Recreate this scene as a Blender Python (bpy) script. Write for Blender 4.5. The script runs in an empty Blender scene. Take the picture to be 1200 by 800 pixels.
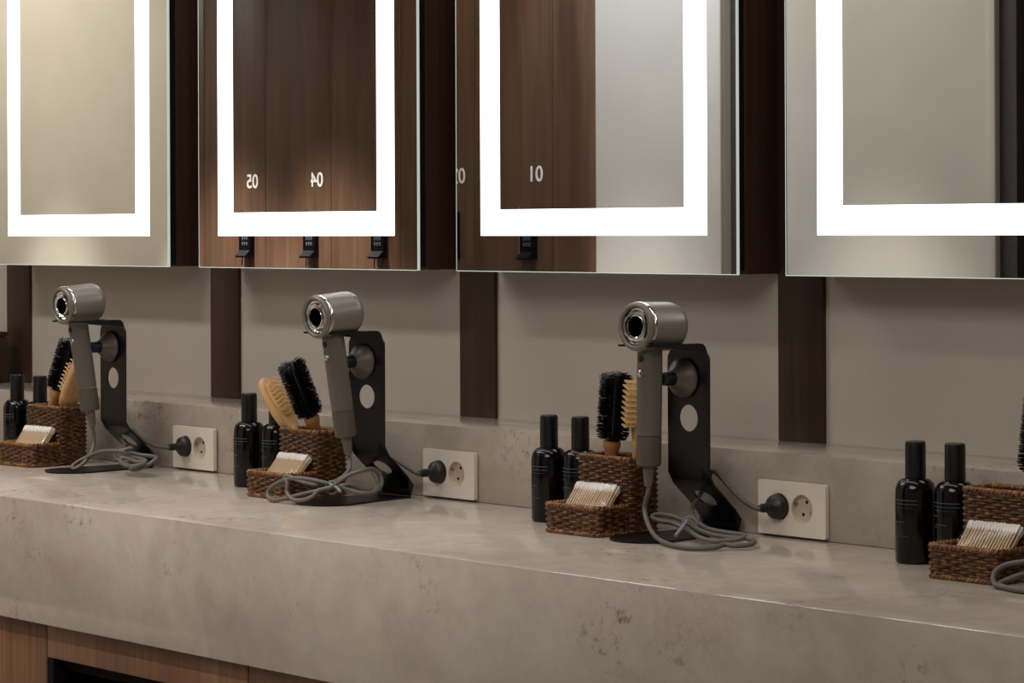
import bpy, bmesh, math, random
from mathutils import Vector, Matrix
from mathutils.geometry import delaunay_2d_cdt
random.seed(7)
COL = bpy.context.scene.collection
PI = math.pi
R = math.radians

# ------------------------------------------------------------------ camera numbers (also used to lay the cables out)
F, YAW, ROLL, DIST, EYE, SH = 3140., .8454, -.0041, 3.0121, .4452, -132.7
CAM = Vector((0, -DIST, EYE))
FW = Vector((-math.sin(YAW), math.cos(YAW), 0))
_r = Vector((math.cos(YAW), math.sin(YAW), 0)); _u = Vector((0, 0, 1))
RT = _r*math.cos(ROLL) + _u*math.sin(ROLL)
UP = _u*math.cos(ROLL) - _r*math.sin(ROLL)
def at(px, py, Y):
    d = FW + RT*((px-600)/F) - UP*((py-400-SH)/F)
    return CAM + d*((Y-CAM.y)/d.y)

# ------------------------------------------------------------------ materials
def new_mat(name):
    m = bpy.data.materials.new(name); m.use_nodes = True
    nt = m.node_tree; nt.nodes.clear()
    out = nt.nodes.new('ShaderNodeOutputMaterial'); b = nt.nodes.new('ShaderNodeBsdfPrincipled')
    nt.links.new(b.outputs[0], out.inputs[0])
    return m, nt, b, out
def lin(c):
    return tuple(((v/255)/12.92 if v/255 <= .04045 else ((v/255+.055)/1.055)**2.4) for v in c) + (1,)
def N(nt, t, **kw):
    n = nt.nodes.new(t)
    for k, v in kw.items():
        if k in n.inputs.keys(): n.inputs[k].default_value = v
        else: setattr(n, k, v)
    return n
def coords(nt, scale=(1, 1, 1)):
    tc = nt.nodes.new('ShaderNodeTexCoord'); mp = nt.nodes.new('ShaderNodeMapping')
    mp.inputs['Scale'].default_value = scale
    nt.links.new(tc.outputs['Object'], mp.inputs[0]); return mp.outputs[0]
def ramp(nt, fac, stops):
    r = nt.nodes.new('ShaderNodeValToRGB'); e = r.color_ramp.elements
    while len(e) < len(stops): e.new(.5)
    for k, (p, c) in enumerate(stops): e[k].position = p; e[k].color = c
    nt.links.new(fac, r.inputs[0]); return r.outputs[0]
def bump(nt, b, h, strength, dist=.001):
    n = N(nt, 'ShaderNodeBump', Strength=strength, Distance=dist)
    nt.links.new(h, n.inputs['Height']); nt.links.new(n.outputs[0], b.inputs['Normal'])
def simple(name, c, rough=.5, metal=0., var=.12, nscale=60, bstr=0., coat=0., spec=.5):
    m, nt, b, _ = new_mat(name)
    n = N(nt, 'ShaderNodeTexNoise', Scale=nscale, Detail=4.)
    nt.links.new(coords(nt), n.inputs['Vector'])
    l = lin(c); lo = tuple(v*(1-var) for v in l[:3])+(1,); hi = tuple(min(1, v*(1+var)) for v in l[:3])+(1,)
    nt.links.new(ramp(nt, n.outputs['Fac'], [(.3, lo), (.7, hi)]), b.inputs['Base Color'])
    b.inputs['Roughness'].default_value = rough; b.inputs['Metallic'].default_value = metal
    b.inputs['Coat Weight'].default_value = coat; b.inputs['Coat Roughness'].default_value = .08
    b.inputs['Specular IOR Level'].default_value = spec
    if bstr: bump(nt, b, n.outputs['Fac'], bstr)
    return m
def wood(name, dark, mid, light, rough=.42, freq=90., seed=0., spec=.5):
    m, nt, b, _ = new_mat(name)
    co = coords(nt, (freq, freq, 2.2))
    n = N(nt, 'ShaderNodeTexNoise', Scale=1., Detail=6., Roughness=.62, Distortion=.4)
    n.noise_dimensions = '4D'; n.inputs['W'].default_value = seed
    nt.links.new(co, n.inputs['Vector'])
    co2 = coords(nt, (9, 9, .7)); n2 = N(nt, 'ShaderNodeTexNoise', Scale=1., Detail=2.); nt.links.new(co2, n2.inputs['Vector'])
    mx = N(nt, 'ShaderNodeMath', operation='MULTIPLY_ADD'); mx.inputs[1].default_value = .55
    nt.links.new(n2.outputs['Fac'], mx.inputs[0])
    m3 = N(nt, 'ShaderNodeMath', operation='MULTIPLY'); m3.inputs[1].default_value = .5
    nt.links.new(n.outputs['Fac'], m3.inputs[0]); nt.links.new(m3.outputs[0], mx.inputs[2])
    nt.links.new(ramp(nt, mx.outputs[0], [(.36, lin(dark)), (.52, lin(mid)), (.68, lin(light))]), b.inputs['Base Color'])
    b.inputs['Roughness'].default_value = rough
    b.inputs['Specular IOR Level'].default_value = spec
    bump(nt, b, n.outputs['Fac'], .15, .0006)
    return m
def marble():
    m, nt, b, _ = new_mat('cream_marble')
    co = coords(nt)
    n1 = N(nt, 'ShaderNodeTexNoise', Scale=5.5, Detail=8., Roughness=.62, Distortion=.7)
    n2 = N(nt, 'ShaderNodeTexNoise', Scale=26., Detail=7., Roughness=.65, Distortion=.4)
    n3 = N(nt, 'ShaderNodeTexNoise', Scale=9., Detail=12., Roughness=.75, Distortion=.6)
    n4 = N(nt, 'ShaderNodeTexNoise', Scale=2.6, Detail=3.)
    for n in (n1, n2, n3, n4): nt.links.new(co, n.inputs['Vector'])
    base = ramp(nt, n1.outputs['Fac'], [(.3, lin((172, 159, 147))), (.5, lin((181, 169, 157))), (.72, lin((190, 180, 168)))])
    sp = ramp(nt, n2.outputs['Fac'], [(.35, (.8, .79, .78, 1)), (.6, (1, 1, 1, 1))])
    mul = N(nt, 'ShaderNodeMix', data_type='RGBA', blend_type='MULTIPLY'); mul.inputs[0].default_value = .4
    nt.links.new(base, mul.inputs[6]); nt.links.new(sp, mul.inputs[7])
    # thin branching veins, present only in patches
    ab = N(nt, 'ShaderNodeMath', operation='SUBTRACT'); ab.inputs[1].default_value = .5; nt.links.new(n3.outputs['Fac'], ab.inputs[0])
    ab2 = N(nt, 'ShaderNodeMath', operation='ABSOLUTE'); nt.links.new(ab.outputs[0], ab2.inputs[0])
    vein = ramp(nt, ab2.outputs[0], [(0., (1, 1, 1, 1)), (.012, (.25, .25, .25, 1)), (.03, (0, 0, 0, 1))])
    patch = ramp(nt, n4.outputs['Fac'], [(.48, (0, 0, 0, 1)), (.66, (1, 1, 1, 1))])
    vm = N(nt, 'ShaderNodeMath', operation='MULTIPLY'); nt.links.new(vein, vm.inputs[0]); nt.links.new(patch, vm.inputs[1])
    vm2 = N(nt, 'ShaderNodeMath', operation='MULTIPLY'); vm2.inputs[1].default_value = .22; nt.links.new(vm.outputs[0], vm2.inputs[0])
    mix = N(nt, 'ShaderNodeMix', data_type='RGBA'); nt.links.new(vm2.outputs[0], mix.inputs[0])
    nt.links.new(mul.outputs[2], mix.inputs[6]); mix.inputs[7].default_value = lin((112, 88, 66))
    n5 = N(nt, 'ShaderNodeTexNoise', Scale=60., Detail=5., Roughness=.7); n6 = N(nt, 'ShaderNodeTexNoise', Scale=7., Detail=2.)
    mp = nt.nodes.new('ShaderNodeMapping'); mp.inputs['Location'].default_value = (3.1, 1.7, .4); nt.links.new(co, mp.inputs[0]); nt.links.new(mp.outputs[0], n6.inputs['Vector'])
    nt.links.new(co, n5.inputs['Vector'])
    f5 = ramp(nt, n5.outputs['Fac'], [(.53, (0, 0, 0, 1)), (.66, (1, 1, 1, 1))]); f6 = ramp(nt, n6.outputs['Fac'], [(.56, (0, 0, 0, 1)), (.68, (1, 1, 1, 1))])
    fm = N(nt, 'ShaderNodeMath', operation='MULTIPLY'); nt.links.new(f5, fm.inputs[0]); nt.links.new(f6, fm.inputs[1])
    fm2 = N(nt, 'ShaderNodeMath', operation='MULTIPLY'); fm2.inputs[1].default_value = .75; nt.links.new(fm.outputs[0], fm2.inputs[0])
    mix5 = N(nt, 'ShaderNodeMix', data_type='RGBA'); nt.links.new(fm2.outputs[0], mix5.inputs[0])
    nt.links.new(mix.outputs[2], mix5.inputs[6]); mix5.inputs[7].default_value = lin((104, 80, 60))
    nt.links.new(mix5.outputs[2], b.inputs['Base Color'])
    rr = ramp(nt, n2.outputs['Fac'], [(.3, (.07, .07, .07, 1)), (.7, (.12, .12, .12, 1))])
    nt.links.new(rr, b.inputs['Roughness'])
    b.inputs['Specular IOR Level'].default_value = .5
    bump(nt, b, n2.outputs['Fac'], .04, .0006)
    return m
def plaster(name, c, bstr=.35):
    m, nt, b, _ = new_mat(name)
    co = coords(nt)
    n = N(nt, 'ShaderNodeTexNoise', Scale=160., Detail=5., Roughness=.6); n2 = N(nt, 'ShaderNodeTexNoise', Scale=6., Detail=3.)
    nt.links.new(co, n.inputs['Vector']); nt.links.new(co, n2.inputs['Vector'])
    l = lin(c)
    nt.links.new(ramp(nt, n2.outputs['Fac'], [(.3, tuple(v*.94 for v in l[:3])+(1,)), (.7, l)]), b.inputs['Base Color'])
    b.inputs['Roughness'].default_value = .85
    bump(nt, b, n.outputs['Fac'], bstr, .0012)
    return m
def wicker(name, dark, mid, light):
    m, nt, b, _ = new_mat(name)
    co = coords(nt)
    n = N(nt, 'ShaderNodeTexNoise', Scale=130., Detail=3.); n2 = N(nt, 'ShaderNodeTexNoise', Scale=900., Detail=2.)
    nt.links.new(co, n.inputs['Vector']); nt.links.new(co, n2.inputs['Vector'])
    nt.links.new(ramp(nt, n.outputs['Fac'], [(.32, lin(dark)), (.52, lin(mid)), (.72, lin(light))]), b.inputs['Base Color'])
    b.inputs['Roughness'].default_value = .42
    bump(nt, b, n2.outputs['Fac'], .3, .0004)
    return m
def cage():
    m, nt, b, _ = new_mat('filter_mesh')
    tc = nt.nodes.new('ShaderNodeTexCoord'); sx = nt.nodes.new('ShaderNodeSeparateXYZ'); nt.links.new(tc.outputs['Object'], sx.inputs[0])
    an = N(nt, 'ShaderNodeMath', operation='ARCTAN2'); nt.links.new(sx.outputs[1], an.inputs[0]); nt.links.new(sx.outputs[0], an.inputs[1])
    def wave(src, k):
        a = N(nt, 'ShaderNodeMath', operation='MULTIPLY'); a.inputs[1].default_value = k; nt.links.new(src, a.inputs[0])
        s = N(nt, 'ShaderNodeMath', operation='SINE'); nt.links.new(a.outputs[0], s.inputs[0]); return s.outputs[0]
    w1 = wave(an.outputs[0], 40.); w2 = wave(sx.outputs[2], 2600.)
    mn = N(nt, 'ShaderNodeMath', operation='MINIMUM'); nt.links.new(w1, mn.inputs[0]); nt.links.new(w2, mn.inputs[1])
    nt.links.new(ramp(nt, mn.outputs[0], [(.0, lin((104, 94, 84))), (.3, lin((34, 30, 27)))]), b.inputs['Base Color'])
    b.inputs['Roughness'].default_value = .45; b.inputs['Metallic'].default_value = .4
    return m
def film():
    m, nt, b, out = new_mat('clear_film')
    b.inputs['Base Color'].default_value = (.95, .96, 1, 1); b.inputs['Roughness'].default_value = .12
    n = N(nt, 'ShaderNodeTexNoise', Scale=70., Detail=3., Distortion=1.); nt.links.new(coords(nt), n.inputs['Vector'])
    bump(nt, b, n.outputs['Fac'], .25, .002)
    t = nt.nodes.new('ShaderNodeBsdfTransparent'); mx = nt.nodes.new('ShaderNodeMixShader'); mx.inputs[0].default_value = .03
    g = N(nt, 'ShaderNodeBsdfGlossy', Roughness=.12); g.inputs['Color'].default_value = (1, 1, 1, 1)
    nt.links.new(b.inputs['Normal'].links[0].from_socket, g.inputs['Normal'])
    nt.links.new(t.outputs[0], mx.inputs[1]); nt.links.new(g.outputs[0], mx.inputs[2]); nt.links.new(mx.outputs[0], out.inputs[0])
    return m
def emitter(name, c, s):
    m, nt, b, out = new_mat(name)
    e = N(nt, 'ShaderNodeEmission', Strength=s); e.inputs['Color'].default_value = c
    nt.links.new(e.outputs[0], out.inputs[0]); return m
def edge_glow():
    m, nt, b, _ = new_mat('lit_glass_edge')
    b.inputs['Base Color'].default_value = (.6, .75, .68, 1); b.inputs['Roughness'].default_value = .2
    b.inputs['Emission Color'].default_value = (.92, 1., .95, 1); b.inputs['Emission Strength'].default_value = .34  # emission stands in for band light leaking out through the glass edge
    return m
def mirror_mat():
    m, nt, b, _ = new_mat('silvered_mirror')
    n = N(nt, 'ShaderNodeTexNoise', Scale=3.); nt.links.new(coords(nt), n.inputs['Vector'])
    nt.links.new(ramp(nt, n.outputs['Fac'], [(.3, (.87, .89, .88, 1)), (.7, (.9, .915, .905, 1))]), b.inputs['Base Color'])
    b.inputs['Metallic'].default_value = 1.; b.inputs['Roughness'].default_value = .004
    return m

LED = 2.8
M = dict(
    marble=marble(),
    plaster=plaster('taupe_plaster', (194, 184, 173)),
    white=plaster('white_plaster', (186, 180, 171), .2),
    cream=plaster('cream_plaster', (216, 207, 191), .2),
    ceil=plaster('ceiling_paint', (205, 198, 188), .1),
    floor=simple('floor_stone', (120, 108, 96), .45, var=.15, nscale=8),
    stile=wood('wenge_wood', (46, 31, 24), (63, 43, 33), (80, 56, 43), .45, 110., 1., .35),
    cabside=wood('wenge_side', (54, 36, 30), (70, 47, 39), (84, 58, 48), .5, 110., 4., .3),
    locker=wood('walnut_locker', (62, 43, 33), (80, 57, 43), (99, 73, 56), .42, 42., 2.),
    cabinet=wood('walnut_cabinet', (90, 60, 41), (116, 80, 56), (142, 104, 76), .42, 120., 3.),
    niche=simple('niche_black', (8, 6, 6), .8, spec=.2),
    black=simple('black_channel', (8, 9, 9), .6),
    steel=simple('black_coated_steel', (9, 9, 10), .36, 0., .1, 400, .05, spec=.4),
    dryer=simple('warm_grey_metal', (128, 120, 111), .4, .3, .04, 300, .02),
    dryer2=simple('warm_grey_plastic', (102, 95, 88), .42, .2, .04, 300),
    chrome=simple('polished_chrome', (215, 212, 210), .08, 1., .02),
    bore=simple('bore_black', (6, 6, 7), .5),
    cord=simple('grey_rubber_cord', (98, 90, 83), .5, 0, .06, 200),
    strap=simple('pale_grey_strap', (126, 126, 126), .5),
    plug=simple('dark_rubber_plug', (30, 27, 24), .38, 0, .1, 100),
    bottle=simple('black_bottle_glass', (6, 6, 8), .14, 0, .1, 50, 0., spec=.4),
    cap=simple('black_cap_plastic', (10, 10, 12), .32, 0, .1, 50),
    print=simple('pale_print', (72, 84, 94), .5),
    wicker=wicker('rattan_strand', (40, 24, 11), (90, 55, 26), (138, 94, 48)),
    rim=wicker('rattan_rim', (66, 38, 16), (126, 80, 36), (168, 116, 60)),
    bristle=simple('black_bristle', (9, 8, 8), .35),
    barrel=simple('black_barrel', (14, 13, 14), .3),
    beech=wood('beech_wood', (186, 138, 88), (208, 162, 108), (224, 184, 132), .5, 160., 5.),
    orange=wood('varnished_wood', (138, 90, 52), (168, 114, 68), (196, 142, 90), .35, 160., 6.),
    cushion=simple('tan_cushion', (200, 160, 96), .55),
    pin=simple('wooden_pin', (226, 192, 138), .5),
    stick=simple('swab_stick_wood', (214, 186, 152), .6),
    cotton=simple('cotton_white', (238, 232, 222), .9, 0, .04, 500, .3),
    film=film(), cage=cage(),
    socket=simple('white_socket_plastic', (236, 226, 212), .35, 0, .02),
    well=simple('ivory_socket_well', (206, 190, 168), .4, 0, .02),
    hole=simple('pin_hole_dark', (16, 13, 11), .7),
    brass=simple('contact_metal', (190, 170, 140), .3, 1.),
    mirror=mirror_mat(),
    edge=edge_glow(),
    led=emitter('frosted_led_band', (1., .975, .94, 1), LED),
    lockblack=simple('lock_black', (6, 6, 8), .5, spec=.2),
    key=simple('lock_key', (62, 66, 74), .4),
    number=simple('white_vinyl', (226, 222, 216), .5),
    navy=simple('navy_door_paint', (28, 30, 44), .4),
    frame=simple('dark_bronze_frame', (52, 45, 42), .4),
    grey=simple('grey_frame', (70, 66, 64), .5),
)

# ------------------------------------------------------------------ mesh helpers
def finish(name, bm, mats, parent=None, angle=35, world=None):
    bmesh.ops.recalc_face_normals(bm, faces=bm.faces)
    me = bpy.data.meshes.new(name); bm.to_mesh(me); bm.free()
    for m in (mats if isinstance(mats, (list, tuple)) else [mats]): me.materials.append(m)
    me.shade_smooth(); me.set_sharp_from_angle(angle=R(angle))
    return link(name, me, parent)
def link(name, me, parent=None):
    o = bpy.data.objects.new(name, me); COL.objects.link(o)
    if parent is not None: o.parent = parent
    return o
def tag(o, label, cat, group=None, kind=None):
    o['label'] = label; o['category'] = cat
    if group: o['group'] = group
    if kind: o['kind'] = kind
    return o
def thing(name, label, cat, loc=(0, 0, 0), group=None, rz=0.):
    o = bpy.data.objects.new(name, None); COL.objects.link(o)
    o.location = loc; o.rotation_euler = (0, 0, rz); o.empty_display_size = .02
    return tag(o, label, cat, group)
def struct(o): o['kind'] = 'structure'; return o
def box(bm, lo, hi, bev=0., seg=2, mi=0):
    g = bmesh.ops.create_cube(bm, size=1.)
    for v in g['verts']:
        v.co = Vector([(lo[k]+hi[k])/2 + v.co[k]*(hi[k]-lo[k]) for k in range(3)])
    fs = set(f for v in g['verts'] for f in v.link_faces)
    for f in fs: f.material_index = mi
    if bev:
        es = set(e for v in g['verts'] for e in v.link_edges)
        bmesh.ops.bevel(bm, geom=list(es), offset=bev, segments=seg, affect='EDGES', profile=.5, material=-1)
def boxes(*bs):
    bm = bmesh.new()
    for b in bs: box(bm, *b)
    return bm
AXZ = Matrix.Identity(4)
AXY = Matrix(((1, 0, 0, 0), (0, 0, 1, 0), (0, -1, 0, 0), (0, 0, 0, 1)))     # lathe axis +z -> +y
def lathe(bm, prof, seg=40, mat=AXZ, closed=False, mi=0):
    """prof: (along axis, radius)."""
    rings = []
    for a, r in prof:
        if r < 1e-6: rings.append([bm.verts.new(mat @ Vector((0, 0, a)))])
        else: rings.append([bm.verts.new(mat @ Vector((r*math.cos(2*PI*k/seg), r*math.sin(2*PI*k/seg), a))) for k in range(seg)])
    prs = list(zip(rings, rings[1:])) + ([(rings[-1], rings[0])] if closed else [])
    for A, B in prs:
        for k in range(seg):
            j = (k+1) % seg
            if len(A) == 1 and len(B) == 1: break
            if len(A) == 1: f = bm.faces.new((A[0], B[k], B[j]))
            elif len(B) == 1: f = bm.faces.new((A[k], A[j], B[0]))
            else: f = bm.faces.new((A[k], A[j], B[j], B[k]))
            f.material_index = mi
def tube(bm, pts, r, sides=8, closed=False, caps=True):
    n = len(pts); rings = []; prev = None
    for i, p in enumerate(pts):
        if closed: t = pts[(i+1) % n] - pts[i-1]
        else: t = pts[min(i+1, n-1)] - pts[max(i-1, 0)]
        t = t.normalized()
        if prev is None:
            a = Vector((0, 0, 1)) if abs(t.z) < .9 else Vector((1, 0, 0))
            u = t.cross(a).normalized()
        else: u = (prev - t*prev.dot(t)).normalized()
        prev = u; w = t.cross(u)
        rr = r[i] if isinstance(r, (list, tuple)) else r
        rings.append([bm.verts.new(p + (u*math.cos(2*PI*k/sides) + w*math.sin(2*PI*k/sides))*rr) for k in range(sides)])
    for i in range(n if closed else n-1):
        A, B = rings[i], rings[(i+1) % n]
        off = 0
        if closed and i == n-1:
            off = min(range(sides), key=lambda o: (A[0].co-B[o].co).length)
        for k in range(sides):
            bm.faces.new((A[k], A[(k+1) % sides], B[(k+1+off) % sides], B[(k+off) % sides]))
    if caps and not closed:
        bm.faces.new(rings[0]); bm.faces.new(rings[-1])
def spline(P, n=6):
    out = []
    for i in range(len(P)-1):
        p0 = P[max(i-1, 0)]; p1 = P[i]; p2 = P[i+1]; p3 = P[min(i+2, len(P)-1)]
        for k in range(n):
            t = k/n
            out.append(.5*((2*p1) + (p2-p0)*t + (2*p0-5*p1+4*p2-p3)*t*t + (3*p1-p0-3*p2+p3)*t**3))
    out.append(P[-1].copy()); return out
def inside(p, poly):
    c = False; j = len(poly)-1
    for i in range(len(poly)):
        a, b = poly[i], poly[j]
        if (a[1] > p[1]) != (b[1] > p[1]) and p[0] < (b[0]-a[0])*(p[1]-a[1])/(b[1]-a[1])+a[0]: c = not c
        j = i
    return c
def sheet(bm, outline, holes, rows, fmap, thick):
    """flat outline with holes, folded by fmap(u, v) -> (point, normal), given thickness."""
    pts, edges = [], []
    for loop in [outline]+holes:
        s = len(pts); pts += [Vector(p) for p in loop]
        edges += [(s+k, s+(k+1) % len(loop)) for k in range(len(loop))]
    for v in rows:
        u = -.06
        while u <= .06:
            if inside((u, v), outline) and not any(inside((u, v), h) for h in holes): pts.append(Vector((u, v)))
            u += .006
    vs, es, fs, *_ = delaunay_2d_cdt(pts, edges, [], 0, 1e-6)
    keep = []
    for f in fs:
        c = sum((vs[i] for i in f), Vector((0, 0)))/len(f)
        if inside(c, outline) and not any(inside(c, h) for h in holes): keep.append(f)
    top, bot = [], []
    for v in vs:
        p, n = fmap(v[0], v[1])
        top.append(bm.verts.new(p+n*thick/2)); bot.append(bm.verts.new(p-n*thick/2))
    cnt = {}
    for f in keep:
        bm.faces.new([top[i] for i in f]); bm.faces.new([bot[i] for i in reversed(f)])
        for k in range(len(f)):
            e = (f[k], f[(k+1) % len(f)]); key = tuple(sorted(e)); cnt.setdefault(key, []).append(e)
    for key, l in cnt.items():
        if len(l) == 1:
            a, b = l[0]; bm.faces.new((top[b], top[a], bot[a], bot[b]))
    loose = [v for v in bm.verts if not v.link_faces]
    bmesh.ops.delete(bm, geom=loose, context='VERTS')
CACHE = {}
def part(key, name, build, mats, parent, angle=35):
    """one mesh per kind of part, shared by every copy."""
    if key not in CACHE:
        o = finish(name, build(), mats, parent, angle); CACHE[key] = o.data; return o
    return link(name, CACHE[key], parent)
def bmf(fn):
    def g():
        bm = bmesh.new(); fn(bm); return bm
    return g

# ------------------------------------------------------------------ the setting
TB, ZS, MY = .166, .121, -.098             # backsplash depth, backsplash top, mirror plane
FL, CE = -.85, 1.75
struct(finish('wall_back', boxes(((-9, 0, FL), (1.2, .12, CE))), M['plaster']))
struct(finish('wall_left', boxes(((-9.12, -5.2, FL), (-9, .12, CE))), M['cream']))
struct(finish('wall_right', boxes(((1.2, -5.2, FL), (1.32, .12, CE))), M['plaster']))
struct(finish('wall_rear', boxes(((-9, -5.3, FL), (1.2, -5.18, CE))), M['plaster']))
struct(finish('floor', boxes(((-9.1, -5.3, FL-.1), (1.3, .12, FL))), M['floor']))
struct(finish('ceiling', boxes(((-9.1, -5.3, CE), (1.3, .12, CE+.1))), M['ceil']))
OW = -1.816
struct(finish('wall_opposite', boxes(((-4.905, OW-.1, FL), (-4.458, OW, CE)), ((-4.256, OW-.1, FL), (-3.64, OW, CE)), ((-4.458, OW-.1, FL), (-4.256, OW-.06, CE))), M['white']))
struct(finish('wall_alcove', boxes(((-9, OW-.1, FL), (-6.80, OW, CE))), M['cream']))
struct(finish('trim_1', boxes(((-4.508, OW, FL), (-4.459, OW+.012, CE), .003)), M['white']))
struct(finish('trim_2', boxes(((-4.457, OW-.058, FL), (-4.257, OW-.02, CE), .003)), M['grey']))
struct(finish('trim_3', boxes(((-3.664, OW, FL), (-3.638, OW+.012, CE), .003)), M['white']))
dn = struct(finish('door_1', boxes(((-3.59, OW-.08, FL), (-2.98, OW-.035, 1.3), .004)), M['navy']))
finish('door_frame', boxes(((-3.639, OW-.1, FL), (-3.592, OW-.005, 1.36), .003), ((-2.978, OW-.1, FL), (-2.93, OW-.005, 1.36), .003),
                           ((-3.592, OW-.1, 1.302), (-2.978, OW-.005, 1.36), .003)), M['frame'], dn)
struct(finish('wall_lintel', boxes(((-3.64, OW-.1, 1.361), (-2.93, OW, CE))), M['white']))
struct(finish('wall_corner', boxes(((-2.93, -5.18, FL), (-2.83, OW, CE))), M['white']))
# wooden stiles on the back wall
for k, xc in enumerate((-4.98, -4.225, -3.481, -2.735, -1.985)):
    struct(finish('trim_%d' % (k+4), boxes(((xc-.046, -.007, ZS), (xc+.046, .0, CE), .0012)), M['stile']))

# ------------------------------------------------------------------ worktop
FY, FH = -.672, -.202
ct = thing('countertop', 'long polished beige marble vanity worktop carrying the dryers and baskets', 'countertop', (-3.4, -.4, 0))
def wtop(bm):
    prof = [(-.0005, 0), (FY, 0), (FY, FH), (FY+.03, FH), (FY+.03, -.03), (-.0005, -.03)]
    A = [bm.verts.new((-7.2+3.4, y+.4, z)) for y, z in prof]; B = [bm.verts.new((-.6+3.4, y+.4, z)) for y, z in prof]
    n = len(prof)
    for k in range(n): bm.faces.new((A[k], A[(k+1) % n], B[(k+1) % n], B[k]))
    bm.faces.new(A); bm.faces.new(B)
    bm.edges.ensure_lookup_table()
    es = [e for e in bm.edges if e.verts[0] in A[1:3] and e.verts[1] in B[1:3] or e.verts[0] in B[1:3] and e.verts[1] in A[1:3]]
    bmesh.ops.bevel(bm, geom=es, offset=.0014, segments=2, affect='EDGES', profile=.5)
finish('slab', bmf(wtop)(), M['marble'], ct)
tag(finish('backsplash', boxes(((-7.2, -TB, .0004), (-.6, -.0005, ZS), .0015)), M['marble']), 'low marble backsplash with a flat ledge, carrying the sockets', 'backsplash')

# ------------------------------------------------------------------ cabinets below
CY = FY+.014
def cab(name, label, x0, x1, open_):
    t = thing(name, label, 'cabinet', ((x0+x1)/2, CY, FL)); w = (x1-x0)/2; zt = FH-.001-FL; d = .55
    if not open_:
        finish('carcass', boxes(((-w+.003, .021, .08), (w-.003, d, zt))), M['niche'], t)
        finish('door', boxes(((-w+.0015, 0, .08), (w-.0015, .02, zt), .0012)), M['cabinet'], t)
        finish('plinth', boxes(((-w+.003, .06, 0), (w-.003, d, .08))), M['niche'], t)
    else:
        finish('rail', boxes(((-w+.0015, 0, zt-.055), (w-.0015, .02, zt), .0012)), M['cabinet'], t)
        finish('niche_lining', boxes(((-w+.002, .0, .1), (-w+.02, d, zt-.056)), ((w-.02, .0, .1), (w-.002, d, zt-.056)), ((-w+.02, d-.02, .1), (w-.02, d, zt-.056)),
                              ((-w+.02, .021, zt-.075), (w-.02, d-.02, zt-.056))), M['niche'], t)
        finish('niche_floor', boxes(((-w+.002, .0, .08), (w-.002, d, .099))), M['cabinet'], t)
        finish('plinth', boxes(((-w+.003, .06, 0), (w-.003, d, .08))), M['niche'], t)
    return t
cab('vanity_cabinet', 'walnut cabinet door under the marble, left of the dark open niche', -4.9, -3.815, False)
cab('vanity_cabinet', 'walnut vanity unit with a dark open niche below a narrow rail', -3.815, -3.252, True)
cab('vanity_cabinet', 'walnut cabinet door under the marble, right of the dark open niche', -3.252, -2.1, False)

# ------------------------------------------------------------------ lighted mirrors
MW, MZ0, MZ1 = .3245, .3735, 1.27
def mirror_glass(bm):
    w, h = MW, MZ1-MZ0
    def ring(x0, z0, x1, z1, a0, b0, a1, b1):
        o = [bm.verts.new((x, 0, z)) for x, z in ((x0, z0), (x1, z0), (x1, z1), (x0, z1))]
        i = [bm.verts.new((x, 0, z)) for x, z in ((a0, b0), (a1, b0), (a1, b1), (a0, b1))]
        for k in range(4): bm.faces.new((o[k], o[(k+1) % 4], i[(k+1) % 4], i[k]))
    ring(-w+.0012, .0012, w-.0012, h-.0012, -w+.0625, .0595, w-.0625, h-.0595)
    iv = [bm.verts.new((x, 0, z)) for x, z in ((-w+.1115, .1025), (w-.1115, .1025), (w-.1115, h-.1025), (-w+.1115, h-.1025))]
    bm.faces.new(iv)
def mirror_band(bm):
    w, h = MW, MZ1-MZ0
    o = [bm.verts.new((x, 0, z)) for x, z in ((-w+.0625, .0595), (w-.0625, .0595), (w-.0625, h-.0595), (-w+.0625, h-.0595))]
    i = [bm.verts.new((x, 0, z)) for x, z in ((-w+.1115, .1025), (w-.1115, .1025), (w-.1115, h-.1025), (-w+.1115, h-.1025))]
    for k in range(4): bm.faces.new((o[k], o[(k+1) % 4], i[(k+1) % 4], i[k]))
def glass_edge(bm):
    w, h = MW, MZ1-MZ0
    for x0, z0, x1, z1 in ((-w, 0, w, .0012), (-w, h-.0012, w, h), (-w, .0012, -w+.0012, h-.0012), (w-.0012, .0012, w, h-.0012)):
        box(bm, (x0, -.0001, z0), (x1, .005, z1))
def glass_back(bm): box(bm, (-MW+.0012, .001, .0012), (MW-.0012, .005, MZ1-MZ0-.0012))
def chan(bm): box(bm, (-MW+.006, .005, .006), (MW-.006, .022, MZ1-MZ0-.006))
def cbox(bm): box(bm, (-MW+.001, .022, .001), (MW-.001, .0975, MZ1-MZ0-.001), .001)
mlab = ['backlit mirror at the far left reflecting a plain cream wall', 'backlit mirror reflecting walnut lockers numbered 05 and 04',
        'backlit mirror reflecting locker 01 beside a white wall', 'backlit mirror at the far right reflecting white wall and dark door']
for k, xc in enumerate((-4.605, -3.8535, -3.103, -2.356)):
    t = thing('lighted_mirror', mlab[k], 'mirror', (xc, MY, MZ0), 'lighted mirrors above the worktop')
    part('mg', 'mirror_glass', bmf(mirror_glass), M['mirror'], t)
    b = part('mb', 'light_band', bmf(mirror_band), M['led'], t); b['label'] = 'glowing white frosted light band'
    part('me', 'glass_edge', bmf(glass_edge), M['edge'], t)
    part('mk', 'glass_back', bmf(glass_back), M['black'], t)
    part('mc', 'shadow_gap', bmf(chan), M['black'], t)
    part('mx', 'cabinet_box', bmf(cbox), M['cabside'], t)

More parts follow.
